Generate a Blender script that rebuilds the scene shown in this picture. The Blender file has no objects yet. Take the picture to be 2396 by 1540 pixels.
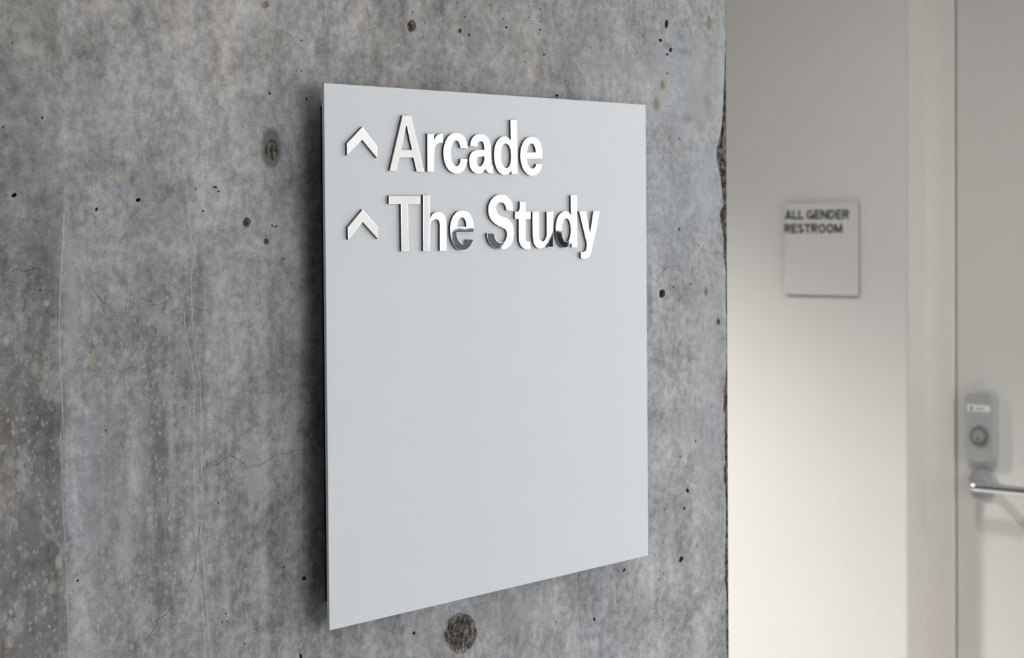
import bpy, bmesh, math, random
import numpy as np
from mathutils import Vector, Matrix, noise as mnoise
from mathutils.geometry import delaunay_2d_cdt

random.seed(7)
scene = bpy.context.scene
COL = scene.collection

# ------------------------------------------------------------------ camera
# world: X runs along the concrete wall to the right, Y into the wall, Z up; the concrete face is Y = 0
GAP, PLATE, LET = 0.023, 0.0026, 0.0024          # sign standoff, plate thickness, letter thickness
Y_PLATE = -(GAP + PLATE)                         # front of the sign plate
Y_LET = Y_PLATE - LET                            # front of the raised letters
F_PX, CX_PX, CY_PX, W_PX, H_PX = 4500.0, 1198.0, 629.3984, 2396.0, 1540.0
EYE_Z = 1.57
CAM = Vector((-0.98299, Y_PLATE - 1.005476, EYE_Z))
yaw, pitch, roll = math.radians(49.88), math.radians(-1.529), math.radians(0.433)


def cam_axes():
    f = Vector((math.sin(yaw) * math.cos(pitch), math.cos(yaw) * math.cos(pitch), math.sin(pitch)))
    r0 = Vector((math.cos(yaw), -math.sin(yaw), 0))
    d0 = f.cross(r0)
    r = r0 * math.cos(roll) + d0 * math.sin(roll)
    d = -r0 * math.sin(roll) + d0 * math.cos(roll)
    return r, d, f


AR, AD, AF = cam_axes()
cd = bpy.data.cameras.new('camera')
cam = bpy.data.objects.new('camera', cd)
COL.objects.link(cam)
cam.matrix_world = Matrix(((AR.x, -AD.x, -AF.x, CAM.x), (AR.y, -AD.y, -AF.y, CAM.y),
                           (AR.z, -AD.z, -AF.z, CAM.z), (0, 0, 0, 1)))
cd.sensor_fit = 'HORIZONTAL'
cd.sensor_width = 36.0
cd.lens = F_PX / W_PX * 36.0
cd.shift_y = (CY_PX - H_PX / 2) / W_PX
cd.clip_start, cd.clip_end = 0.02, 600
cd.dof.use_dof = True
cd.dof.focus_distance = 1.44
cd.dof.aperture_fstop = 15.0
scene.camera = cam

# ------------------------------------------------------------------ world, light, exposure
world = bpy.data.worlds.new('overcast_sky')
scene.world = world
world.use_nodes = True
bg = world.node_tree.nodes['Background']
bg.inputs['Color'].default_value = (0.93, 0.965, 1.0, 1)
bg.inputs['Strength'].default_value = 4.55
vs = scene.view_settings
vs.view_transform = 'Standard'
vs.look = 'None'
vs.gamma = 1
vs.use_curve_mapping = False
vs.exposure = 0.0
DOWNLIGHT_W = 840.0
HALL_FILL_W = 200.0
DOOR_FILL_W = 98.0


def portal(name, loc, rot, sx, sy):
    ld = bpy.data.lights.new(name, 'AREA')
    ld.shape = 'RECTANGLE'
    ld.size, ld.size_y = sx, sy
    ld.cycles.is_portal = True
    o = bpy.data.objects.new(name, ld)
    COL.objects.link(o)
    o.location, o.rotation_euler = loc, rot
    return o


# ------------------------------------------------------------------ pixel <-> place helpers
def ray(px, py):
    return AF + AR * ((px - CX_PX) / F_PX) + AD * ((py - CY_PX) / F_PX)


def on_y(px, py, Y=0.0):                         # point of the plane Y = const seen at a pixel
    v = ray(px, py)
    return CAM + v * ((Y - CAM.y) / v.y)


def on_x(px, py, X):
    v = ray(px, py)
    return CAM + v * ((X - CAM.x) / v.x)


# ------------------------------------------------------------------ mesh helpers
def link(o, parent=None):
    COL.objects.link(o)
    if parent is not None:
        o.parent = parent
    return o


def tag(o, label=None, cat=None, group=None, kind=None):
    if label: o['label'] = label
    if cat: o['category'] = cat
    if group: o['group'] = group
    if kind: o['kind'] = kind
    return o


def empty(name, loc):
    o = bpy.data.objects.new(name, None)
    o.location = loc
    o.empty_display_size = 0.05
    return link(o)


def mesh_obj(name, verts, faces, mat, parent=None, smooth=False):
    me = bpy.data.meshes.new(name)
    me.from_pydata([tuple(v) for v in verts], [], [tuple(f) for f in faces])
    if mat: me.materials.append(mat)
    me.update()
    if smooth:
        me.polygons.foreach_set('use_smooth', [True] * len(me.polygons))
    o = bpy.data.objects.new(name, me)
    return place(o, parent)


def place(o, parent):
    link(o)
    if parent is not None:                       # meshes are written in world coordinates
        o.parent = parent
        if parent.parent is None:
            o.matrix_parent_inverse = Matrix.Translation(-Vector(parent.location))
    return o


def bm_obj(name, bm, mat, parent=None, smooth=False):
    me = bpy.data.meshes.new(name)
    bmesh.ops.recalc_face_normals(bm, faces=bm.faces)
    bm.to_mesh(me)
    bm.free()
    if mat: me.materials.append(mat)
    if smooth:
        me.polygons.foreach_set('use_smooth', [True] * len(me.polygons))
    o = bpy.data.objects.new(name, me)
    return place(o, parent)


def add_box(bm, a, b, bevel=0.0, seg=2):
    x0, y0, z0 = (min(a[i], b[i]) for i in range(3))
    x1, y1, z1 = (max(a[i], b[i]) for i in range(3))
    r = bmesh.ops.create_cube(bm, size=1.0)
    for v in r['verts']:
        v.co = Vector(((x0 + x1) / 2 + v.co.x * (x1 - x0), (y0 + y1) / 2 + v.co.y * (y1 - y0),
                       (z0 + z1) / 2 + v.co.z * (z1 - z0)))
    if bevel:
        es = list({e for v in r['verts'] for e in v.link_edges})
        bmesh.ops.bevel(bm, geom=es, offset=bevel, segments=seg, profile=0.5, affect='EDGES')


def box(name, a, b, mat, parent=None, bevel=0.0, seg=2):
    bm = bmesh.new()
    add_box(bm, a, b, bevel, seg)
    return bm_obj(name, bm, mat, parent)


def tube(name, pts, radii, mat, parent=None, n=24, squash=1.0):
    """a round bar swept along pts, capped"""
    pts = [Vector(p) for p in pts]
    verts, faces = [], []
    up = Vector((0, 0, 1))
    for i, p in enumerate(pts):
        t = (pts[min(i + 1, len(pts) - 1)] - pts[max(i - 1, 0)]).normalized()
        a = t.cross(up)
        a = a.normalized() if a.length > 1e-4 else Vector((0, 1, 0))
        b = a.cross(t).normalized()
        for k in range(n):
            an = 2 * math.pi * k / n
            verts.append(p + a * (math.cos(an) * radii[i]) + b * (math.sin(an) * radii[i] * squash))
    for i in range(len(pts) - 1):
        for k in range(n):
            faces.append((i * n + k, i * n + (k + 1) % n, (i + 1) * n + (k + 1) % n, (i + 1) * n + k))
    faces.append(tuple(range(n))[::-1])
    faces.append(tuple(range((len(pts) - 1) * n, len(pts) * n)))
    return mesh_obj(name, verts, faces, mat, parent, smooth=True)


# ------------------------------------------------------------------ node helpers
class NT:
    def __init__(self, name):
        self.mat = bpy.data.materials.new(name)
        self.mat.use_nodes = True
        self.t = self.mat.node_tree
        self.bsdf = self.t.nodes['Principled BSDF']

    def n(self, typ, **kw):
        nd = self.t.nodes.new(typ)
        for k, v in kw.items(): setattr(nd, k, v)
        return nd

    def put(self, sock, v):
        if isinstance(v, bpy.types.NodeSocket): self.t.links.new(v, sock)
        elif v is not None: sock.default_value = v

    def math(self, op, a, b=None, c=None, clamp=False):
        nd = self.n('ShaderNodeMath', operation=op, use_clamp=clamp)
        self.put(nd.inputs[0], a)
        if b is not None: self.put(nd.inputs[1], b)
        if c is not None: self.put(nd.inputs[2], c)
        return nd.outputs[0]

    def vmath(self, op, a, b=None):
        nd = self.n('ShaderNodeVectorMath', operation=op)
        self.put(nd.inputs[0], a)
        if b is not None: self.put(nd.inputs[1], b)
        return nd.outputs['Value'] if op in ('LENGTH', 'DISTANCE', 'DOT_PRODUCT') else nd.outputs['Vector']

    def noise(self, vec, scale, detail=4.0, rough=0.55, dist=0.0, dim='3D'):
        nd = self.n('ShaderNodeTexNoise', noise_dimensions=dim)
        self.put(nd.inputs['Vector'], vec)
        nd.inputs['Scale'].default_value = scale
        nd.inputs['Detail'].default_value = detail
        nd.inputs['Roughness'].default_value = rough
        nd.inputs['Distortion'].default_value = dist
        return nd.outputs['Fac']

    def maprange(self, v, a, b, c=0.0, d=1.0, smooth=True):
        nd = self.n('ShaderNodeMapRange', interpolation_type='SMOOTHSTEP' if smooth else 'LINEAR')
        self.put(nd.inputs['Value'], v)
        for k, x in zip(('From Min', 'From Max', 'To Min', 'To Max'), (a, b, c, d)):
            nd.inputs[k].default_value = x
        return nd.outputs['Result']

    def mix(self, fac, a, b, mode='MIX'):
        nd = self.n('ShaderNodeMix', data_type='RGBA', blend_type=mode)
        self.put(nd.inputs[0], fac)
        for s, v in ((nd.inputs[6], a), (nd.inputs[7], b)):
            if isinstance(v, tuple): v = v if len(v) == 4 else (*v, 1)
            self.put(s, v)
        return nd.outputs[2]

    def bump(self, h, strength, dist):
        nd = self.n('ShaderNodeBump')
        nd.inputs['Strength'].default_value = strength
        nd.inputs['Distance'].default_value = dist
        self.put(nd.inputs['Height'], h)
        self.put(self.bsdf.inputs['Normal'], nd.outputs['Normal'])


def simple(name, color, rough=0.6, metal=0.0, grain=0.0, gscale=400.0, var=0.0, spec=0.5):
    m = NT(name)
    co = m.n('ShaderNodeTexCoord').outputs['Object']
    if var:
        f = m.noise(co, 3.0, 5.0)
        lo = tuple(c * (1 - var) for c in color)
        hi = tuple(min(1, c * (1 + var)) for c in color)
        m.put(m.bsdf.inputs['Base Color'], m.mix(m.maprange(f, .3, .7), lo, hi))
    else:
        m.bsdf.inputs['Base Color'].default_value = (*color, 1)
    m.bsdf.inputs['Roughness'].default_value = rough
    m.bsdf.inputs['Metallic'].default_value = metal
    m.bsdf.inputs['Specular IOR Level'].default_value = spec
    if grain:
        m.bump(m.noise(co, gscale, 3.0), grain, 0.0004)
    return m.mat


# ------------------------------------------------------------------ materials
M_WHITE = simple('white_wall_paint', (0.80, 0.78, 0.752), 0.7, grain=0.25, gscale=260, var=0.012)
M_FRAME = simple('frame_paint', (0.82, 0.78, 0.745), 0.45, grain=0.1, var=0.012)
M_LINING = simple('jamb_paint', (0.72, 0.69, 0.655), 0.5, grain=0.1, var=0.012)
M_DOOR = simple('door_paint', (0.74, 0.725, 0.69), 0.5, grain=0.1, var=0.012)
M_CEIL = simple('ceiling_paint', (0.80, 0.79, 0.77), 0.8, var=0.01)
M_DARKWALL = simple('dark_timber', (0.10, 0.085, 0.07), 0.6, var=0.2)
M_FLOOR = simple('floor_polished', (0.44, 0.425, 0.41), 0.35, var=0.08)
M_PAVE = simple('pale_paving', (0.62, 0.62, 0.60), 0.8, var=0.06)
M_GAP = simple('door_seal', (0.16, 0.13, 0.115), 0.8)
M_SIGN = simple('satin_sign_paint', (0.72, 0.732, 0.762), 0.42, grain=0.12, gscale=900, var=0.006)
M_RSIGN = simple('restroom_panel_paint', (0.77, 0.755, 0.73), 0.5, grain=0.1, gscale=700)
M_RSHADE = simple('restroom_edge_shade', (0.16, 0.15, 0.14), 0.6)
M_INK = simple('dark_lettering', (0.035, 0.036, 0.038), 0.5)
M_GAPSHADE = simple('gap_shade_black', (0.02, 0.02, 0.02), 0.6)
M_STEEL = simple('satin_steel', (0.52, 0.53, 0.54), 0.36, metal=0.5)
M_CHROME2 = simple('polished_lever', (0.72, 0.73, 0.75), 0.14, metal=1.0)
M_LOCK = simple('lock_cast_metal', (0.44, 0.45, 0.445), 0.42, metal=0.1, grain=0.1)
M_SLOT = simple('indicator_plastic', (0.80, 0.80, 0.80), 0.25)
M_GREENDOT = simple('indicator_dark', (0.07, 0.10, 0.09), 0.4)
M_COLLAR = simple('collar_metal', (0.20, 0.205, 0.205), 0.4, metal=0.3)
M_BRASS = simple('cylinder_core', (0.66, 0.64, 0.62), 0.3, metal=0.6)
M_DARKHOLE = simple('keyway', (0.03, 0.03, 0.03), 0.6)
M_ALU = simple('window_frame_paint', (0.78, 0.78, 0.77), 0.4)
M_SHRUB = simple('shrub_leaf', (0.004, 0.006, 0.0075), 0.8, var=0.4, spec=0.0)
M_LAMPRING = simple('lamp_trim', (0.8, 0.8, 0.8), 0.4)


def glass_mat():
    m = NT('window_glass')
    m.t.nodes.remove(m.bsdf)
    out = m.t.nodes['Material Output']
    tr = m.n('ShaderNodeBsdfTransparent')
    tr.inputs['Color'].default_value = (0.97, 0.97, 0.97, 1)
    gl = m.n('ShaderNodeBsdfGlossy')
    gl.inputs['Roughness'].default_value = 0.02
    mx = m.n('ShaderNodeMixShader')
    mx.inputs[0].default_value = 0.03
    m.t.links.new(tr.outputs[0], mx.inputs[1])
    m.t.links.new(gl.outputs[0], mx.inputs[2])
    m.t.links.new(mx.outputs[0], out.inputs['Surface'])
    return m.mat


M_GLASS = glass_mat()


def chrome_mat():
    m = NT('mirror_chrome')
    m.bsdf.inputs['Base Color'].default_value = (0.90, 0.915, 0.93, 1)
    m.bsdf.inputs['Metallic'].default_value = 1.0
    m.bsdf.inputs['Roughness'].default_value = 0.01
    co = m.n('ShaderNodeTexCoord').outputs['Object']
    m.bump(m.noise(co, 45.0, 1.0), 0.03, 0.0006)
    return m.mat


M_CHROME = chrome_mat()
M_RETURN = simple('letter_return', (0.085, 0.083, 0.08), 0.5, metal=0.2)

# ------------------------------------------------------------------ concrete
XEND = on_y(1702, 900).x                         # where the concrete face stops
TOP, BOT = 2.9, 0.0


def scale_at(px, py):
    a = on_y(px, py)
    return abs(on_y(px + 1, py).x - a.x), abs(on_y(px, py + 1).z - a.z)


def concrete_mat(name, gain=1.0, marks=True):
    m = NT(name)
    P = m.n('ShaderNodeTexCoord').outputs['Object']
    sep = m.n('ShaderNodeSeparateXYZ')
    m.put(sep.inputs[0], P)
    X, Z = sep.outputs['X'], sep.outputs['Z']
    cmb = m.n('ShaderNodeCombineXYZ')
    m.put(cmb.inputs[0], X)
    m.put(cmb.inputs[1], Z)
    P = cmb.outputs[0]                            # flat coordinates of the face: x along, y up
    m.noise = lambda vec, scale, detail=4.0, rough=0.55, dist=0.0: NT.noise(m, vec, scale, detail, rough, dist, '2D')

    def stretched(sx, sz):
        return m.vmath('MULTIPLY', P, (sx, sz, 1.0))
    big = m.noise(stretched(1.0, 0.55), 5.0, 3.0, 0.55)
    mott = m.noise(stretched(1.0, 0.85), 24.0, 6.0, 0.62, 0.35)
    fine = m.noise(stretched(1.0, 0.95), 130.0, 5.0, 0.68)
    grain = m.noise(P, 900.0, 1.0, 0.6)
    streak = m.noise(stretched(1.0, 0.05), 55.0, 4.0, 0.6)
    band = m.noise(stretched(1.0, 0.03), 17.0, 3.0, 0.5)
    # tone: lower part of the wall is more streaked, upper part more cloudy
    low = m.maprange(Z, on_y(400, 300).z, on_y(400, 900).z, 0.0, 1.0)      # 0 high .. 1 low
    tone = m.math('MULTIPLY', m.math('SUBTRACT', mott, 0.5), 1.15)
    tone = m.math('ADD', tone, m.math('MULTIPLY', m.math('SUBTRACT', fine, 0.5), 1.15))
    tone = m.math('ADD', tone, m.math('MULTIPLY', m.math('SUBTRACT', grain, 0.5), 0.45))
    tone = m.math('ADD', tone, m.math('MULTIPLY', m.math('SUBTRACT', big, 0.5), 0.55))
    lowk = m.math('MULTIPLY_ADD', m.math('MULTIPLY', low, m.maprange(X, on_y(560, 900).x, on_y(1050, 900).x, 1.0, 0.30)), 0.88, 0.12)
    tone = m.math('ADD', tone, m.math('MULTIPLY', m.math('MULTIPLY', m.math('SUBTRACT', streak, 0.5), 0.85), lowk))
    tone = m.math('ADD', tone, m.math('MULTIPLY', m.math('MULTIPLY', m.math('SUBTRACT', band, 0.5), 0.75), lowk))
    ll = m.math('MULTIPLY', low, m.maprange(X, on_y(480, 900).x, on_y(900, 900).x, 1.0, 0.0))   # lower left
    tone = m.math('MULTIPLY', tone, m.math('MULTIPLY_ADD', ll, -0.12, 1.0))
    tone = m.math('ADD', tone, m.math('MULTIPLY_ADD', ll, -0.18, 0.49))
    cr = m.n('ShaderNodeValToRGB')
    el = cr.color_ramp.elements
    el[0].position, el[0].color = 0.0, (0.135 * gain, 0.134 * gain, 0.134 * gain, 1)
    el[1].position, el[1].color = 1.0, (0.490 * gain, 0.490 * gain, 0.495 * gain, 1)
    e = el.new(0.5)
    e.color = (0.292 * gain, 0.292 * gain, 0.296 * gain, 1)
    m.put(cr.inputs[0], tone)
    col = cr.outputs[0]
    # warm and cool blotches
    t1 = m.maprange(m.noise(stretched(1.0, 0.6), 9.0, 4.0, 0.6), 0.50, 0.72)
    col = m.mix(m.math('MULTIPLY', t1, 0.55), col, m.mix(1.0, col, (1.06, 0.985, 0.90), 'MULTIPLY'))
    t2 = m.maprange(m.noise(m.vmath('ADD', stretched(1.0, 0.35), (7.3, 2.1, 0)), 13.0, 4.0, 0.6), 0.50, 0.68)
    col = m.mix(m.math('MULTIPLY', t2, 0.40), col, m.mix(1.0, col, (0.96, 0.99, 1.06), 'MULTIPLY'))
    up = m.maprange(Z, on_y(1200, 420).z, on_y(1200, 120).z)               # browner pour near the top
    col = m.mix(up, col, m.mix(1.0, col, (1.07, 1.025, 0.985), 'MULTIPLY'))
    # the left board of the formwork is a shade darker and browner than its neighbour
    if marks:
        xs = on_y(150, 900).x
        wob = m.math('MULTIPLY', m.math('SUBTRACT', m.noise(stretched(0.0, 1.0), 6.0, 2.0), 0.5), 0.016)
        left = m.maprange(m.math('ADD', X, wob), xs - 0.004, xs + 0.004, 1.0, 0.0)
        col = m.mix(m.math('MULTIPLY', left, m.math('MULTIPLY_ADD', low, 0.40, 0.58)), col,
                    m.mix(1.0, col, (0.68, 0.65, 0.62), 'MULTIPLY'))
        # paler, bluer tone towards the arris
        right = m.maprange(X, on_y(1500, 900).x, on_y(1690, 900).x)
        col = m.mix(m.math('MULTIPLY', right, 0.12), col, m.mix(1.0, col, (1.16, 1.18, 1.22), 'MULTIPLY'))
    # pale speckles, thick in the lower left
    warp = m.n('ShaderNodeTexNoise', noise_dimensions='2D')
    m.put(warp.inputs['Vector'], P)
    warp.inputs['Scale'].default_value = 130.0
    warp.inputs['Detail'].default_value = 1.0
    wv = m.vmath('SCALE', m.vmath('SUBTRACT', warp.outputs['Color'], (0.5, 0.5, 0.0)))
    wv.node.inputs['Scale'].default_value = 0.005
    PW = m.vmath('ADD', P, wv)
    PS = m.vmath('MULTIPLY', PW, (1.0, 0.72, 1.0))
    zone = m.math('MULTIPLY', m.math('MULTIPLY_ADD', low, 0.85, 0.15),
                  m.maprange(X, on_y(600, 900).x, on_y(1250, 900).x, 1.0, 0.25))
    for sc, lim, k in ((110.0, 0.14, 0.32), (260.0, 0.25, 0.48), (40.0, 0.10, 0.16)):
        vo = m.n('ShaderNodeTexVoronoi', feature='F1', voronoi_dimensions='2D')
        m.put(vo.inputs['Vector'], PS)
        vo.inputs['Scale'].default_value = sc
        sepc = m.n('ShaderNodeSeparateColor')
        m.put(sepc.inputs[0], vo.outputs['Color'])
        sq = m.math('MULTIPLY', sepc.outputs[0], sepc.outputs[0])
        rad = m.math('MULTIPLY', m.math('MULTIPLY', sq, sq), lim * 2.0)
        s = m.math('DIVIDE', m.math('SUBTRACT', rad, vo.outputs['Distance']), 0.16, clamp=True)
        col = m.mix(m.math('MULTIPLY', m.math('MULTIPLY', s, zone), k), col, (0.47, 0.465, 0.455))
    # salt-and-pepper crust: broken pale film
    film = m.maprange(m.noise(m.vmath('MULTIPLY', P, (1.0, 0.75, 1.0)), 34.0, 8.0, 0.76), 0.535, 0.60)
    col = m.mix(m.math('MULTIPLY', m.math('MULTIPLY', film, lowk), 0.30), col, (0.45 * gain, 0.45 * gain, 0.455 * gain))
    dark = m.maprange(m.noise(m.vmath('ADD', PW, (3.1, 5.7, 0)), 64.0, 5.0, 0.7), 0.60, 0.68)
    col = m.mix(m.math('MULTIPLY', dark, 0.30), col, (0.15 * gain, 0.145 * gain, 0.14 * gain))
    if marks:                                     # stains and pale spots, stored on the wall's own vertices
        at = m.n('ShaderNodeAttribute', attribute_name='stain')
        col = m.mix(1.0, m.mix(1.0, col, at.outputs['Alpha'], 'MULTIPLY'), at.outputs['Color'], 'ADD')
    m.put(m.bsdf.inputs['Base Color'], col)
    m.bsdf.inputs['Roughness'].default_value = 0.82
    m.bsdf.inputs['Specular IOR Level'].default_value = 0.3
    m.bump(m.noise(P, 240.0, 2.0, 0.6), 0.30, 0.0005)
    return m.mat


PALE, TAN, WARM, GREY, BLUE, DK = ((0.50, 0.495, 0.49), (0.46, 0.41, 0.34), (0.36, 0.325, 0.28),
                                   (0.215, 0.21, 0.20), (0.40, 0.44, 0.50), (0.17, 0.155, 0.14))
SPOTS = [  # px, py, rx, ry, colour, strength, softness
    (348, 1192, 6, 7, PALE, .8, .25), (352, 1213, 5, 7, PALE, .45, .3), (254, 1246, 6, 9, PALE, .75, .3),
    (137, 1316, 8, 15, TAN, .75, .3), (212, 836, 12, 19, TAN, .6, .4), (485, 832, 6, 17, PALE, .7, .4),
    (545, 915, 6, 14, PALE, .6, .4), (444, 1253, 7, 9, PALE, .6, .35), (563, 1475, 7, 9, PALE, .55, .4),
    (82, 862, 10, 17, TAN, .5, .4), (178, 1148, 5, 7, PALE, .6, .35), (109, 711, 7, 6, PALE, .5, .4),
    (16, 797, 7, 11, PALE, .4, .4), (121, 1376, 9, 14, TAN, .5, .4), (23, 1503, 10, 12, TAN, .5, .5),
    (40, 1470, 12, 20, PALE, .3, .6), (105, 1426, 5, 7, PALE, .6, .4), (287, 417, 15, 9, TAN, .55, .45),
    (230, 1060, 6, 6, PALE, .5, .5), (43, 1088, 9, 10, PALE, .4, .6), (2, 1140, 6, 8, TAN, .6, .5),
    (5, 1175, 6, 8, TAN, .5, .5), (294, 828, 4, 6, PALE, .6, .4), (335, 858, 4, 4, PALE, .6, .4),
    (643, 530, 15, 18, PALE, .35, .5), (499, 1436, 6, 7, TAN, .5, .4), (529, 1434, 6, 8, TAN, .5, .4),
    (181, 1362, 9, 9, TAN, .5, .5), (437, 640, 5, 7, PALE, .45, .4),
    # vertical pale runs
    (295, 1235, 15, 100, (0.365, 0.37, 0.39), .50, .15), (590, 1110, 14, 80, (0.40, 0.405, 0.42), .50, .25),
    (168, 720, 15, 150, (0.38, 0.38, 0.39), .50, .12), (222, 1150, 22, 260, (0.355, 0.357, 0.37), .35, .15),
    (259, 1130, 12, 230, (0.19, 0.185, 0.18), .35, .25), (402, 1110, 8, 150, (0.38, 0.38, 0.39), .45, .25),
    (337, 1090, 16, 160, (0.19, 0.185, 0.18), .28, .3), (184, 676, 8, 40, (0.20, 0.20, 0.20), .40, .5),
    (235, 385, 12, 9, (0.22, 0.215, 0.21), .5, .4), (248, 98, 7, 12, (0.20, 0.20, 0.19), .5, .5),
    (225, 177, 7, 9, (0.20, 0.20, 0.19), .5, .5), (325, 50, 10, 30, (0.20, 0.20, 0.20), .4, .6),
    (340, 420, 22, 26, (0.42, 0.42, 0.43), .35, .4), (215, 270, 55, 70, (0.40, 0.395, 0.38), .25, .6),
    # grout collar of the tie hole and other patches
    (635, 346, 23, 46, (0.165, 0.158, 0.145), .9, .10), (33, 460, 9, 9, TAN, .5, .5),
    (1600, 200, 95, 110, BLUE, .45, .5), (1560, 110, 60, 28, BLUE, .30, .5),
    (1640, 200, 36, 95, (0.42, 0.41, 0.39), .45, .3), (1548, 185, 15, 46, TAN, .55, .5),
    (1536, 243, 8, 17, (0.25, 0.225, 0.195), .85, .3), (1562, 107, 9, 7, (0.27, 0.24, 0.20), .8, .3),
    (1600, 120, 16, 8, (0.24, 0.225, 0.205), .55, .6), (1660, 135, 6, 22, (0.25, 0.235, 0.215), .5, .6),
    (1653, 170, 8, 28, (0.26, 0.245, 0.225), .4, .6), (1658, 245, 9, 26, (0.25, 0.235, 0.215), .5, .6),
    (1607, 278, 12, 12, (0.25, 0.225, 0.20), .6, .6), (1640, 290, 14, 22, (0.30, 0.28, 0.255), .45, .6),
    (1616, 336, 8, 14, (0.26, 0.24, 0.215), .5, .6), (1597, 350, 22, 60, (0.34, 0.34, 0.34), .3, .6),
    (1575, 470, 60, 120, (0.36, 0.39, 0.43), .30, .6), (1650, 420, 30, 120, (0.43, 0.46, 0.50), .40, .5),
    (1689, 200, 9, 260, (0.50, 0.51, 0.53), .55, .5), (1660, 900, 30, 400, (0.43, 0.435, 0.45), .35, .6),
    (1380, 20, 12, 14, (0.44, 0.45, 0.47), .3, .6), (1387, 95, 11, 14, (0.42, 0.44, 0.48), .6, .4),
    (1161, 52, 5, 12, (0.45, 0.47, 0.50), .6, .5), (1130, 24, 9, 7, WARM, .6, .5),
    (1048, 175, 9, 11, WARM, .55, .5), (880, 110, 9, 8, WARM, .5, .6), (910, 105, 9, 10, WARM, .4, .6),
    (1118, 122, 7, 5, WARM, .6, .5), (1190, 205, 60, 8, (0.42, 0.43, 0.45), .35, .6),
    (1415, 160, 30, 40, (0.40, 0.40, 0.41), .3, .6), (1460, 150, 20, 22, (0.31, 0.29, 0.265), .4, .5),
    (1300, 110, 200, 80, (0.33, 0.315, 0.295), .30, .8),
    (962, 62, 12, 18, WARM, .4, .4), (621, 12, 9, 10, TAN, .6, .4), (1077, 1482, 42, 50, (0.33, 0.305, 0.27), .45, .3),
    (1000, 1500, 40, 40, (0.40, 0.38, 0.35), .35, .7), (1200, 1440, 90, 40, (0.37, 0.355, 0.335), .35, .7),
    (1625, 1525, 24, 16, (0.43, 0.41, 0.38), .45, .4), (1500, 1420, 14, 60, (0.42, 0.42, 0.43), .35, .6),
    (1651, 682, 8, 16, (0.42, 0.40, 0.35), .6, .4), (1680, 753, 6, 10, DK, .5, .5),
    (1560, 790, 12, 10, (0.45, 0.44, 0.43), .5, .5), (1613, 443, 6, 9, TAN, .6, .5), (1600, 1010, 30, 40, (0.43, 0.43, 0.44), .3, .7),
    (1552, 1240, 20, 90, (0.30, 0.30, 0.31), .3, .7),
]
M_CONC = concrete_mat("board_marked_concrete", 1.21)
M_CONC_PLAIN = simple('plain_concrete', (0.29, 0.29, 0.29), 0.85, grain=0.3, gscale=200, var=0.15)
M_VEIN = simple('mineral_vein', (0.55, 0.54, 0.52), 0.85, grain=0.5, gscale=700, var=0.15)
M_CHIP = NT('broken_concrete_shade')
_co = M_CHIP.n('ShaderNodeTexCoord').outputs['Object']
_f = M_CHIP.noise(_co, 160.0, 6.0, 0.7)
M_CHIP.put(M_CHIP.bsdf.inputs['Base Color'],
           M_CHIP.mix(M_CHIP.maprange(_f, .38, .68), (0.012, 0.011, 0.010), (0.26, 0.24, 0.215)))  # broken concrete; its near-black end also paints the shadow line along the arris
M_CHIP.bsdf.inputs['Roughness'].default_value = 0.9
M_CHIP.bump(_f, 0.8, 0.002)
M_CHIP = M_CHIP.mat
M_PATCH = NT('rough_grout')
_co = M_PATCH.n('ShaderNodeTexCoord').outputs['Object']
_f = M_PATCH.noise(M_PATCH.vmath('MULTIPLY', _co, (1, 1, 0.35)), 330.0, 5.0, 0.65)
M_PATCH.put(M_PATCH.bsdf.inputs['Base Color'],
            M_PATCH.mix(M_PATCH.maprange(_f, .38, .66), (0.085, 0.075, 0.062), (0.40, 0.37, 0.325)))
M_PATCH.bsdf.inputs['Roughness'].default_value = 0.9
M_PATCH.bump(_f, 0.6, 0.002)
M_PATCH = M_PATCH.mat

M_PALEVOID = simple('pale_mortar', (0.44, 0.41, 0.35), 0.9, grain=0.6, gscale=500, var=0.25)
M_WOOD = simple('splinter_wood', (0.50, 0.34, 0.22), 0.7, var=0.2)

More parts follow.
